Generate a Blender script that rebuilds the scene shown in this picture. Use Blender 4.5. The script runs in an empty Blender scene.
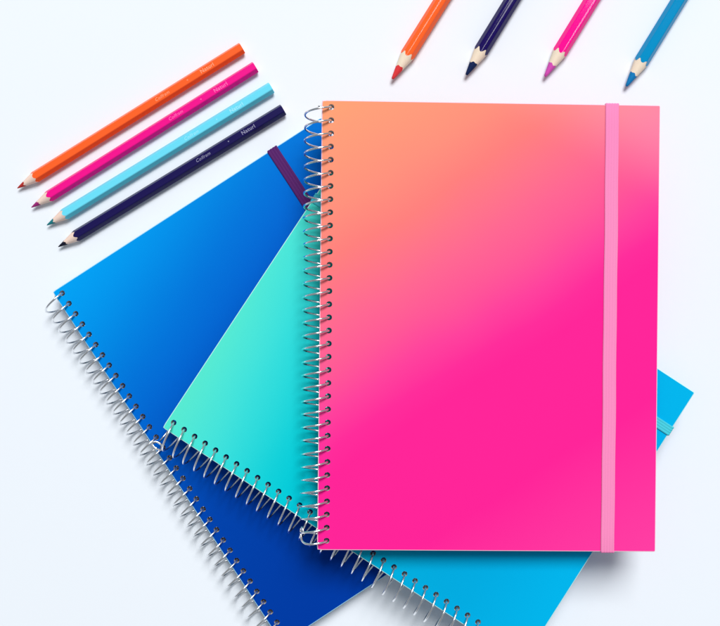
import bpy, bmesh, math, random
from mathutils import Vector, Matrix

random.seed(7)
K = 0.000675            # metres per unit of plan (one unit = 0.675 mm)
H = 1000.0              # camera height in plan units
SC = bpy.context.scene
COL = SC.collection
R = math.radians

# ------------------------------------------------------------------ camera
cam_d = bpy.data.cameras.new("camera")
cam = bpy.data.objects.new("camera", cam_d)
COL.objects.link(cam)
cam.location = (0, 0, H * K)
cam.rotation_euler = (0, 0, 0)
cam_d.sensor_fit = 'HORIZONTAL'
cam_d.sensor_width = 36.0
cam_d.lens = 36.0 * H / 720.0
cam_d.clip_start = 0.01
cam_d.clip_end = 50
SC.camera = cam

# ------------------------------------------------------------------ world, lamps, exposure
world = bpy.data.worlds.new("World")
SC.world = world
world.use_nodes = True
bg = world.node_tree.nodes["Background"]
bg.inputs[0].default_value = (0.90, 0.95, 1.0, 1)
bg.inputs[1].default_value = 0.275


def area_lamp(name, loc, size, power, color):
    ld = bpy.data.lights.new(name, 'AREA')
    ld.shape = 'SQUARE'
    ld.size = size
    ld.energy = power
    ld.color = color
    lo = bpy.data.objects.new(name, ld)
    COL.objects.link(lo)
    lo.location = loc
    lo.rotation_euler = (-Vector(loc)).to_track_quat('-Z', 'Y').to_euler()
    return lo


area_lamp("softbox_lamp", (1.35, 5.1, 8.1), 4.0, 960, (1.0, 0.985, 0.97))

SC.view_settings.view_transform = 'Standard'
SC.view_settings.look = 'None'
SC.view_settings.exposure = 0.0
SC.view_settings.gamma = 1.0


# ------------------------------------------------------------------ helpers
def lin(r, g, b):
    def f(c):
        c /= 255.0
        return c / 12.92 if c <= 0.04045 else ((c + 0.055) / 1.055) ** 2.4
    return (f(r), f(g), f(b), 1.0)


def ink(r, g, b):
    """print colour: what the cover shows under the lamp, less the lamp's own level"""
    return tuple(max(0.0, c / 1.06 - 0.006) for c in lin(r, g, b)[:3]) + (1.0,)


def plan(px, py, z=0.0):
    """a point of the layout, at height z, in plan units"""
    s = 1 - z / H
    return Vector(((px - 360) * s, -(py - 313) * s, z))


def link_mesh(name, bm, mats, parent=None, smooth=None):
    bmesh.ops.scale(bm, vec=(K, K, K), verts=bm.verts)
    bmesh.ops.recalc_face_normals(bm, faces=bm.faces)
    me = bpy.data.meshes.new(name)
    bm.to_mesh(me)
    bm.free()
    for m in mats:
        me.materials.append(m)
    if smooth is not None:
        me.polygons.foreach_set("use_smooth", [True] * len(me.polygons))
        if smooth < 179:
            me.set_sharp_from_angle(angle=R(smooth))
    o = bpy.data.objects.new(name, me)
    COL.objects.link(o)
    if parent:
        o.parent = parent
    return o


def thing(name, label, cat, loc, rot, group=None):
    o = bpy.data.objects.new(name, None)
    COL.objects.link(o)
    o.empty_display_size = 0.02
    o.location = Vector(loc) * K
    o.rotation_euler = rot
    o["label"] = label
    o["category"] = cat
    if group:
        o["group"] = group
    return o


def new_mat(name):
    m = bpy.data.materials.new(name)
    m.use_nodes = True
    nt = m.node_tree
    return m, nt, nt.nodes["Principled BSDF"]


def plain(name, col, rough=0.5, spec=0.4, metal=0.0, bump=0.0, bscale=900, var=0.0):
    m, nt, p = new_mat(name)
    p.inputs["Base Color"].default_value = col
    p.inputs["Roughness"].default_value = rough
    p.inputs["Specular IOR Level"].default_value = spec
    p.inputs["Metallic"].default_value = metal
    tc = nt.nodes.new("ShaderNodeTexCoord")
    nz = nt.nodes.new("ShaderNodeTexNoise")
    nz.inputs["Scale"].default_value = bscale
    nz.inputs["Detail"].default_value = 4
    nt.links.new(tc.outputs["Object"], nz.inputs["Vector"])
    if bump:
        b = nt.nodes.new("ShaderNodeBump")
        b.inputs["Strength"].default_value = bump
        b.inputs["Distance"].default_value = 0.0002
        nt.links.new(nz.outputs["Fac"], b.inputs["Height"])
        nt.links.new(b.outputs["Normal"], p.inputs["Normal"])
    if var:
        mx = nt.nodes.new("ShaderNodeMix")
        mx.data_type = 'RGBA'
        mx.inputs[6].default_value = col
        mx.inputs[7].default_value = tuple(c * (1 - var) for c in col[:3]) + (1,)
        nt.links.new(nz.outputs["Fac"], mx.inputs[0])
        nt.links.new(mx.outputs[2], p.inputs["Base Color"])
    return m


def ombre(name, ax, ay, stops, rough=0.5, spec=0.02, sheen=None, linear=False):
    """printed colour blend, with an optional sheen painted over it: t = ax*u + ay*v over the cover (u from the spine, v along it from its low end)"""
    m, nt, p = new_mat(name)
    N, L = nt.nodes, nt.links
    tc = N.new("ShaderNodeTexCoord")
    sep = N.new("ShaderNodeSeparateXYZ")
    L.new(tc.outputs["Generated"], sep.inputs[0])

    def lincomb(a, b, c):
        m1 = N.new("ShaderNodeMath"); m1.operation = 'MULTIPLY_ADD'
        m1.inputs[1].default_value = a
        m1.inputs[2].default_value = c
        L.new(sep.outputs[0], m1.inputs[0])
        m2 = N.new("ShaderNodeMath"); m2.operation = 'MULTIPLY_ADD'
        m2.inputs[1].default_value = b
        L.new(sep.outputs[1], m2.inputs[0])
        L.new(m1.outputs[0], m2.inputs[2])
        return m2.outputs[0]

    # v counted from the upper end
    t = lincomb(ax, -ay, ay)
    # a slow waver so that the print's bands are not ruler straight
    nz = N.new("ShaderNodeTexNoise")
    nz.inputs["Scale"].default_value = 9
    nz.inputs["Detail"].default_value = 2
    L.new(tc.outputs["Object"], nz.inputs["Vector"])
    ma = N.new("ShaderNodeMath"); ma.operation = 'MULTIPLY_ADD'
    ma.inputs[1].default_value = 0.06
    L.new(nz.outputs["Fac"], ma.inputs[0])
    L.new(t, ma.inputs[2])
    sb = N.new("ShaderNodeMath"); sb.operation = 'SUBTRACT'
    sb.inputs[1].default_value = 0.03
    L.new(ma.outputs[0], sb.inputs[0])

    def ramp(src, st):
        r = N.new("ShaderNodeValToRGB")
        r.color_ramp.interpolation = 'EASE' if len(st) == 2 else ('LINEAR' if linear else 'B_SPLINE')
        els = r.color_ramp.elements
        while len(els) < len(st):
            els.new(0.5)
        for e, (pos, c) in zip(els, st):
            e.position = pos
            e.color = c
        L.new(src, r.inputs[0])
        return r.outputs[0]

    col = ramp(sb.outputs[0], stops)
    if sheen:
        (bx, by, bc), st2, sheen_tint = sheen
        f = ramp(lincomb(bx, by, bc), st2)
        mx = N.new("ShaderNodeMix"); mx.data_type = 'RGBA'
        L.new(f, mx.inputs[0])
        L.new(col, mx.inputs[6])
        mx.inputs[7].default_value = sheen_tint
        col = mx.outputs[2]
    L.new(col, p.inputs["Base Color"])
    p.inputs["Specular IOR Level"].default_value = spec
    # satin film: fine tooth in the surface and faint uneven gloss
    n2 = N.new("ShaderNodeTexNoise")
    n2.inputs["Scale"].default_value = 2600
    n2.inputs["Detail"].default_value = 3
    L.new(tc.outputs["Object"], n2.inputs["Vector"])
    b = N.new("ShaderNodeBump")
    b.inputs["Strength"].default_value = 0.10
    b.inputs["Distance"].default_value = 0.0001
    L.new(n2.outputs["Fac"], b.inputs["Height"])
    n3 = N.new("ShaderNodeTexNoise")
    n3.inputs["Scale"].default_value = 14
    L.new(tc.outputs["Object"], n3.inputs["Vector"])
    b2 = N.new("ShaderNodeBump")
    b2.inputs["Strength"].default_value = 0.25
    b2.inputs["Distance"].default_value = 0.0006
    L.new(n3.outputs["Fac"], b2.inputs["Height"])
    L.new(b.outputs["Normal"], b2.inputs["Normal"])
    L.new(b2.outputs["Normal"], p.inputs["Normal"])
    mr = N.new("ShaderNodeMapRange")
    mr.inputs[3].default_value = rough - 0.05
    mr.inputs[4].default_value = rough + 0.08
    L.new(n3.outputs["Fac"], mr.inputs[0])
    L.new(mr.outputs[0], p.inputs["Roughness"])
    return m


# ------------------------------------------------------------------ table
bm = bmesh.new()
S = 2.2 / K
bmesh.ops.create_grid(bm, x_segments=4, y_segments=4, size=S)
table_mat = plain("white_table", (0.825, 0.884, 0.95, 1), rough=0.6, spec=0.05, bump=0.02, bscale=1500, var=0.01)
tab = link_mesh("table_surface", bm, [table_mat])
tab["kind"] = "structure"
tab["label"] = "plain bluish white table surface under everything"
tab["category"] = "surface"


# ------------------------------------------------------------------ notebooks
def plate(W, L, e, ys, rh, z0, z1, rim=0.0, cr=1.5):
    """sheet (or block) with a row of round holes beside its x=0 edge, between heights z0 and z1"""
    bm = bmesh.new()
    s = 2 * e
    n = 4                                   # points per cell side
    bounds = [0.0] + [(ys[i] + ys[i + 1]) / 2 for i in range(len(ys) - 1)] + [L]
    edge_pts = []
    for i, y in enumerate(ys):
        y0, y1 = bounds[i], bounds[i + 1]
        ring = []
        for a, b in (((0, y0), (s, y0)), ((s, y0), (s, y1)), ((s, y1), (0, y1)), ((0, y1), (0, y0))):
            for q in range(n):
                f = q / n
                ring.append([a[0] + (b[0] - a[0]) * f, a[1] + (b[1] - a[1]) * f])
        if i == 0:
            ring[0] = [cr * .3, cr * .3]
        if i == len(ys) - 1:
            ring[3 * n] = [cr * .3, L - cr * .3]
        outer = [bm.verts.new((x, yy, z1)) for x, yy in ring]
        inner = []
        for x, yy in ring:
            an = math.atan2((yy - y), (x - e))
            inner.append(bm.verts.new((e + rh * math.cos(an), y + rh * math.sin(an), z1)))
        m = len(ring)
        for q in range(m):
            bm.faces.new((outer[q], outer[(q + 1) % m], inner[(q + 1) % m], inner[q]))
        for q in range(n):
            edge_pts.append((s, y0 + (y1 - y0) * q / n))
    edge_pts.append((s, L))
    poly = list(edge_pts)
    for c, a0 in (((W - cr, L - cr), 90), ((W - cr, cr), 0)):
        for q in range(5):
            an = R(a0 - q * 22.5)
            poly.append((c[0] + cr * math.cos(an), c[1] + cr * math.sin(an)))
    bm.faces.new([bm.verts.new((x, y, z1)) for x, y in reversed(poly)])
    bmesh.ops.remove_doubles(bm, verts=bm.verts, dist=0.01)
    bmesh.ops.recalc_face_normals(bm, faces=bm.faces)
    for f in bm.faces:
        f.normal_update()
    if bm.faces[0].normal.z < 0:
        bmesh.ops.reverse_faces(bm, faces=bm.faces)
    top = list(bm.faces)
    ret = bmesh.ops.extrude_face_region(bm, geom=top, use_keep_orig=True)
    nv = [g for g in ret['geom'] if isinstance(g, bmesh.types.BMVert)]
    bmesh.ops.translate(bm, verts=nv, vec=(0, 0, z0 - z1))
    bmesh.ops.recalc_face_normals(bm, faces=bm.faces)
    bm.normal_update()
    for f in bm.faces:
        c = f.calc_center_median()
        on_edge = c.x < .8 or c.x > W - cr or c.y < .8 or c.y > L - .8
        f.material_index = 1 if abs(f.normal.z) < 0.5 and on_edge else 0
    if rim:
        ed = [d for d in bm.edges if len(d.link_faces) == 2
              and {f.material_index for f in d.link_faces} == {0, 1}
              and (d.verts[0].co.z + d.verts[1].co.z) > z0 + z1]
        bmesh.ops.bevel(bm, geom=ed, offset=rim, segments=2, profile=0.5, affect='EDGES',
                        material=1, clamp_overlap=True, loop_slide=False)
    return bm


def tube(pts, r, sides=8):
    bm = bmesh.new()
    n = len(pts)
    tang = [(pts[min(i + 1, n - 1)] - pts[max(i - 1, 0)]).normalized() for i in range(n)]
    nrm = tang[0].orthogonal().normalized()
    prev = None
    for i in range(n):
        nrm = (nrm - tang[i] * nrm.dot(tang[i])).normalized()
        bi = tang[i].cross(nrm)
        ring = [bm.verts.new(pts[i] + (nrm * math.cos(2 * math.pi * q / sides) + bi * math.sin(2 * math.pi * q / sides)) * r)
                for q in range(sides)]
        if prev:
            for q in range(sides):
                bm.faces.new((prev[q], prev[(q + 1) % sides], ring[(q + 1) % sides], ring[q]))
        else:
            bm.faces.new(list(reversed(ring)))
        prev = ring
    bm.faces.new(prev)
    return bm


def spline(ctrl, seg=8):
    """Catmull-Rom through control points"""
    out = []
    c = [ctrl[0]] + list(ctrl) + [ctrl[-1]]
    for i in range(1, len(c) - 2):
        p0, p1, p2, p3 = c[i - 1], c[i], c[i + 1], c[i + 2]
        for q in range(seg):
            t = q / seg
            out.append(0.5 * ((2 * p1) + (p2 - p0) * t + (2 * p0 - 5 * p1 + 4 * p2 - p3) * t * t
                              + (3 * p1 - p0 - 3 * p2 + p3) * t ** 3))
    out.append(ctrl[-1])
    return out


def spiral(e, ys_desc, T, RC, rw, pitch, head, tail):
    """one bent wire: down through the pages at each hole, round the spine to the next hole"""
    zc = T / 2
    th = math.asin((T / 2 + 0.4) / RC)
    cx = e - RC * math.cos(th)
    rnd = random.Random(int(e * 100))
    ctrl = []

    def P(an, y):
        return Vector((cx + RC * math.cos(an), y, zc + RC * math.sin(an)))

    y0 = ys_desc[0]
    ctrl += [Vector(c) for c in head(P, y0, cx, zc)]
    body = []
    for i, y in enumerate(ys_desc):
        body.append(Vector((e - .2, y, zc - 3)))
        body.append(Vector((e - .2, y, zc + 4)))
        if i == len(ys_desc) - 1:
            break
        j = rnd.uniform(-.4, .4)
        steps = 18
        for q in range(steps + 1):
            f = q / steps
            an = th + (2 * math.pi - 2 * th) * f
            w = math.sin(math.pi * f)
            v = P(an, y - (y - ys_desc[i + 1]) * f + j * w)
            v.x -= 0.5 * abs(j) * w
            body.append(v)
    pts = spline(ctrl + body, 2) if ctrl else spline(body, 2)
    tl = [Vector(c) for c in tail(P, ys_desc[-1], cx, zc, th)]
    pts += spline([pts[-1]] + tl, 6)[1:]
    return tube(pts, rw)


def band_mesh(xc, w, L, T, th=1.0, ridges=5):
    bm = bmesh.new()
    o = 0.35
    # loop round the notebook in the (y, z) plane, with rounded corners
    path = []
    rc = 0.9
    for (cy, cz, a0) in ((L + o - rc, T + o - rc, 0), (-o + rc, T + o - rc, 90), (-o + rc, -o + rc, 180), (L + o - rc, -o + rc, 270)):
        for q in range(5):
            a = R(a0 + q * 22.5)
            path.append((cy + rc * math.cos(a), cz + rc * math.sin(a), math.cos(a), math.sin(a)))
    # more points along the long top and bottom runs
    full = []
    for i in range(len(path)):
        p, q = path[i], path[(i + 1) % len(path)]
        full.append(p)
        d = math.hypot(p[0] - q[0], p[1] - q[1])
        if d > 60:
            for s in range(1, 24):
                f = s / 24
                full.append((p[0] + (q[0] - p[0]) * f, p[1] + (q[1] - p[1]) * f, p[2] * (1 - f) + q[2] * f, p[3] * (1 - f) + q[3] * f))
    sec = []
    n = ridges * 6
    for i in range(n + 1):
        f = i / n
        h = th * (0.85 + 0.15 * math.cos(2 * math.pi * ridges * (f - .5) + (math.pi if ridges % 2 == 0 else 0)))
        if i in (0, n):
            h = th * .35
        sec.append((-w / 2 + w * f, h))
    sec += [(w / 2, 0), (-w / 2, 0)]
    rings = []
    for j, (y, z, ny, nz) in enumerate(full):
        wob = 0.12 * math.sin(j * 1.3) + .1 * math.sin(j * .61 + 1)
        rings.append([bm.verts.new((xc + x + wob, y + ny * h, z + nz * h)) for x, h in sec])
    m = len(sec)
    for i in range(len(rings)):
        a, b = rings[i], rings[(i + 1) % len(rings)]
        for q in range(m):
            bm.faces.new((a[q], a[(q + 1) % m], b[(q + 1) % m], b[q]))
    return bm


paper_mat = plain("paper", (0.80, 0.80, 0.79, 1), rough=0.8, spec=0.1, bump=0.2, bscale=4000, var=0.05)
wire_mat = plain("spiral_steel", (0.86, 0.87, 0.885, 1), rough=0.2, spec=0.5, metal=1.0, bump=0.05, bscale=3000)


def no_head(P, y0, cx, zc):
    return [P(R(262), y0 + 5), P(R(285), y0 + 3.5), P(R(310), y0 + 1.5)]


def no_tail(P, y, cx, zc, th):
    return [P(th, y), P(th + .5, y - 1.2), P(th + 1.1, y - 2.6), P(R(150), y - 4)]


T = 16.0
RC0 = 13.6
NH = 34


def notebook(label, corner, ztop, ang, tilt, W, L, e, cover_mat, core_mat, band_x, band_w, band_mat,
             ridges, head=no_head, tail=no_tail, RC=RC0):
    off = Matrix.Rotation(ang, 3, 'Z') @ Vector((0, L, 0))
    base = plan(corner[0], corner[1], ztop) - off
    base.z = ztop - T
    root = thing("notebook", label, "notebook", base, (0, tilt, ang), "spiral notebooks fanned out in a stack")
    pitch = (L - 15.0) / (NH - 1)
    ys = [8.6 + i * pitch for i in range(NH)]
    tc = 1.3
    link_mesh("front_cover", plate(W, L, e, ys, 2.8, T - tc, T, rim=0.75), [cover_mat, core_mat], root)
    link_mesh("back_cover", plate(W, L, e, ys, 2.8, 0, tc, rim=0.0), [cover_mat, core_mat], root)
    pg = plate(W - 5, L - 5, e - 1.0, [y - 2.5 for y in ys], 2.85, tc + .12, T - tc - .12, cr=1.0)
    bmesh.ops.translate(pg, verts=pg.verts, vec=(1.0, 2.5, 0))
    link_mesh("page_block", pg, [paper_mat, paper_mat], root)
    link_mesh("spiral_binding", spiral(e, list(reversed(ys)), T, RC, 0.98, pitch, head, tail), [wire_mat], root, 180)
    link_mesh("elastic_band", band_mesh(band_x, band_w, L, T, ridges=ridges), [band_mat], root, 50)
    return root


# blue, lowest
blue_cover = ombre("blue_ombre_cover", 0.30, 1.0, [
    (0.0, ink(0, 166, 246)), (0.10, ink(0, 152, 238)), (0.20, ink(0, 134, 226)), (0.29, ink(0, 118, 218)),
    (0.40, ink(0, 102, 208)), (0.54, ink(0, 80, 184)), (0.68, ink(0, 70, 172)), (1.0, ink(0, 62, 164))])
blue_core = plain("blue_cut_edge", lin(150, 215, 240), 0.5)
purple_band = plain("purple_elastic", lin(88, 30, 108), 0.75, 0.2, bump=0.4, bscale=2500, var=.25)
notebook("blue ombre spiral notebook with a purple elastic, lying lowest in the stack",
         (52, 292), 21.5, math.atan2(0.5466, 0.8374), math.atan2(5.5, 314), 314, 411.5, 7.4, blue_cover, blue_core,
         256.6, 11.2, purple_band, 4)


# teal, middle
def teal_head(P, y0, cx, zc):
    c = Vector((cx - 15.4 + 1.0, y0 + 1.5, zc + 1.0))
    pts = []
    for q in range(15):
        a = R(200 - q * 33)
        pts.append(c + Vector((3.0 * math.cos(a) - q * .06, 5.4 * math.sin(a), 1.2 - q * .25)))
    pts += [P(R(215), y0 + 3.4), P(R(245), y0 + 2.8), P(R(280), y0 + 1.8), P(R(310), y0 + .8)]
    return pts


teal_cover = ombre("teal_ombre_cover", 0.09, 1.0, [
    (0.0, ink(92, 234, 206)), (0.07, ink(80, 230, 215)), (0.16, ink(58, 222, 220)), (0.27, ink(8, 208, 216)),
    (0.40, ink(0, 198, 216)), (0.60, ink(0, 176, 222)), (0.80, ink(0, 168, 222)), (1.0, ink(0, 184, 238))])
teal_core = plain("teal_cut_edge", lin(185, 240, 235), 0.5)
teal_band = plain("turquoise_elastic", lin(72, 208, 225), 0.75, 0.2, bump=0.4, bscale=2500, var=.2)
notebook("turquoise ombre spiral notebook with a turquoise elastic, between the blue and pink ones",
         (162, 428), 51.5, math.atan2(0.837, 0.548), math.atan2(10.5, 306), 306, 408, 9.6, teal_cover, teal_core,
         262, 9.8, teal_band, 4, head=teal_head, RC=15.4)


# pink, on top
def pink_tail(P, y, cx, zc, th):
    return [P(th, y), P(th + .45, y - .8), P(R(95), y - 1.8), P(R(125), y - 2.2), P(R(150), y - .5),
            P(R(165), y + 4), P(R(168), y + 8), P(R(160), y + 11), P(R(148), y + 11.2), P(R(143), y + 8.5)]


pink_cover = ombre("pink_ombre_cover", 0.333, 0.667, [
    (0.0, ink(255, 166, 118)), (0.06, ink(255, 158, 122)), (0.17, ink(255, 145, 125)), (0.25, ink(255, 128, 126)),
    (0.31, ink(255, 116, 138)), (0.36, ink(255, 104, 146)), (0.42, ink(255, 89, 151)), (0.48, ink(255, 68, 157)),
    (0.53, ink(255, 49, 155)), (0.57, ink(255, 43, 153)), (0.76, ink(255, 42, 154)), (1.0, ink(255, 66, 164))],
    linear=True,
    sheen=((0.6, 1.4, -1.0), [(0.66, (0, 0, 0, 1)), (0.97, (.24, .24, .24, 1))], lin(255, 190, 212)))  # pale sheen towards the upper fore corner, painted into the cover colour
pink_core = plain("pink_cut_edge", lin(255, 205, 225), 0.5)
pink_band = plain("pink_elastic", lin(252, 142, 196), 0.75, 0.2, bump=0.4, bscale=2500, var=.12)
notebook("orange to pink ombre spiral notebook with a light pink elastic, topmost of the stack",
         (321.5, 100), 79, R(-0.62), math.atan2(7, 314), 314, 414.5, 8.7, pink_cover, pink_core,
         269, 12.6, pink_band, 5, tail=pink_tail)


# ------------------------------------------------------------------ pencils
def hex_r(phi, Rc):
    """hexagon with softened corners; flats up and down"""
    a = (phi + math.pi / 6) % (math.pi / 3) - math.pi / 6      # corner at 0
    ap = Rc * math.cos(math.pi / 6)
    r = ap / math.cos(math.pi / 6 - abs(a))
    return min(r, Rc * 0.965)


NP = 72


def pencil(label, tip, tail, Lp, Rc, cone, lead_len, colors, group, text=True):
    ap = Rc * math.cos(math.pi / 6)
    p0 = plan(tip[0], tip[1], ap)
    p1 = plan(tail[0], tail[1], ap)
    d = p1 - p0
    if Lp is None:
        Lp = d.length
    ang = math.atan2(d.y, d.x)
    root = thing("coloured_pencil", label, "coloured pencil", (p0.x, p0.y, 0), (0, 0, ang), group)
    barrel_m, wood_m, lead_m, foil_m = colors
    tip_r = (.065 if Rc < 7 else .15) * Rc
    slope = (Rc - tip_r) / cone
    cr = lambda s: tip_r + s * slope            # radius of the sharpened cone
    rnd = random.Random(label)
    ph = rnd.uniform(0, 6)

    def ring(bm, fs, fr):
        vs = []
        for i in range(NP):
            phi = 2 * math.pi * i / NP
            s, r = fs(phi), fr(phi)
            vs.append(bm.verts.new((s, r * math.cos(phi), ap + r * math.sin(phi))))
        return vs

    def skin(bm, a, b):
        for i in range(NP):
            j = (i + 1) % NP
            bm.faces.new((a[i], a[j], b[j], b[i]))

    hr = lambda phi: hex_r(phi, Rc)
    sb = lambda phi: (hr(phi) - tip_r) / slope + .25 * math.sin(5 * phi + ph)
    sl = lambda phi: lead_len + .7 * math.sin(2 * phi + ph) + .5 * math.sin(5 * phi + 2 * ph)
    # painted barrel with a small radius at its end
    bm = bmesh.new()
    a = ring(bm, sb, lambda p: cr(sb(p)) + .12)
    a2 = ring(bm, lambda p: sb(p) + .35, lambda p: hr(p) + .06)
    b = ring(bm, lambda p: Lp - .5, hr)
    c = ring(bm, lambda p: Lp, lambda p: hr(p) - .45)
    skin(bm, a, a2); skin(bm, a2, b); skin(bm, b, c)
    link_mesh("barrel", bm, [barrel_m], root, 7)
    # bare wood: the sharpened cone and the cut end
    bm = bmesh.new()
    a = ring(bm, sl, lambda p: cr(sl(p)))
    b = ring(bm, sb, lambda p: cr(sb(p)))
    skin(bm, a, b)
    link_mesh("sharpened_wood", bm, [wood_m], root, 40)
    # coloured lead: pointed tip and the core in the cut end
    bm = bmesh.new()
    a = ring(bm, lambda p: .15 * math.sin(p + ph), lambda p: tip_r * .55)
    b = ring(bm, lambda p: .55, lambda p: cr(.55))
    b2 = ring(bm, lambda p: 3.2, lambda p: cr(3.2) + .06)
    c = ring(bm, sl, lambda p: cr(sl(p)) + .05)
    skin(bm, a, b); skin(bm, b, b2); skin(bm, b2, c)
    bm.faces.new(list(reversed(a)))
    link_mesh("lead_tip", bm, [lead_m], root, 60)
    # flat cut end with the core showing in it
    bm = bmesh.new()
    c = ring(bm, lambda p: Lp - .05, lambda p: hr(p) - .5)
    e = ring(bm, lambda p: Lp - .05, lambda p: Rc * .42)
    skin(bm, c, e)
    bm.faces.new(e).material_index = 1
    link_mesh("cut_end", bm, [wood_m, lead_m], root)
    if text:
        zt = 2 * ap + .06
        bm = bmesh.new()
        for body, at, size, bold in (("Colfram", Lp - 101, 4.6, 0), ("+", Lp - 64, 3.4, .1), ("Naturl", Lp - 48, 5.4, .14)):
            cu = bpy.data.curves.new("print", 'FONT')
            cu.body = body
            cu.size = size
            cu.extrude = .03
            cu.offset = bold * .35
            cu.resolution_u = 3
            cu.space_character = 1.08
            if not bold:
                cu.shear = 0.3
            to = bpy.data.objects.new("print", cu)
            COL.objects.link(to)
            bpy.context.view_layer.update()
            me = bpy.data.meshes.new_from_object(to.evaluated_get(bpy.context.evaluated_depsgraph_get()))
            bpy.data.objects.remove(to)
            t2 = bmesh.new()
            t2.from_mesh(me)
            bmesh.ops.translate(t2, verts=t2.verts, vec=(at, -size * .36 + .3, zt))
            t2.to_mesh(me)
            t2.free()
            bm.from_mesh(me)
            bpy.data.meshes.remove(me)
        link_mesh("lettering", bm, [foil_m], root)
    return root


wood_pink = plain("pinkish_wood", lin(250, 222, 207), 0.7, 0.2, bump=.2, bscale=1500, var=.15)
wood_cream = plain("cream_wood", lin(252, 238, 214), 0.7, 0.2, bump=.2, bscale=1500, var=.15)


def lacquer(name, col, rough=0.2, spec=0.18):
    m = plain(name, col, rough, spec)
    return m


GL = "slim coloured pencils lying side by side in a row"
RL = 6.15
slim = [
    ("slim orange coloured pencil, outermost of the row, farthest from the blue notebook", (17.3, 188.3), (242.2, 48.0),
     lin(255, 98, 40), lin(190, 50, 45), lin(255, 160, 120)),
    ("slim magenta coloured pencil lying between the orange and the light blue pencil", (31.4, 207.5), (255.6, 67.0),
     lin(240, 15, 140), lin(165, 40, 125), lin(250, 105, 185)),
    ("slim light blue coloured pencil lying between the magenta and the navy pencil", (46.8, 225.3), (271.6, 87.6),
     lin(105, 218, 243), lin(30, 130, 140), lin(160, 230, 246)),
    ("slim navy coloured pencil of the row, lying nearest the blue notebook", (58.3, 246.9), (283.4, 109.6),
     lin(26, 19, 80), lin(18, 22, 45), lin(140, 140, 175)),
]
for lab, tip, tail, c, lc, fc in slim:
    w = lab.split()[1]
    pencil(lab, tip, tail, None, RL, 22.8, 8.6,
           (lacquer(w + "_lacquer", c), wood_pink, plain(w + "_lead", lc, .6, .2, bump=.3, bscale=3000, var=.2),
            plain(w + "_foil", fc, .35, .6)), GL)

GR = "thick coloured pencils pointing in from the top edge"
RR = 7.7
thick = [
    ("thick orange coloured pencil pointing in above the spiral corner of the pink notebook", (392.4, 79.1), (442, 0),
     lin(255, 100, 40), lin(235, 62, 66)),
    ("thick navy coloured pencil pointing in between the thick orange and pink pencils", (466.3, 75.1), (512.3, 0),
     lin(25, 10, 86), lin(8, 36, 88)),
    ("thick pink coloured pencil pointing in between the thick navy and blue pencils", (545, 76.5), (591.9, 0),
     lin(255, 8, 145), lin(222, 84, 195)),
    ("thick cerulean blue coloured pencil pointing in above the elastic of the pink notebook", (626.3, 86.3), (679.2, 0),
     lin(0, 140, 195), lin(0, 130, 198)),
]
for lab, tip, tail, c, lc in thick:
    w = lab.split()[1]
    pencil(lab, tip, tail, 262, RR, 30.5, 13.5,
           (lacquer("thick_" + w + "_lacquer", c, 0.07, 0.16), wood_cream, plain("thick_" + w + "_lead", lc, .6, .2, bump=.3, bscale=3000, var=.2),
            None), GR, text=False)
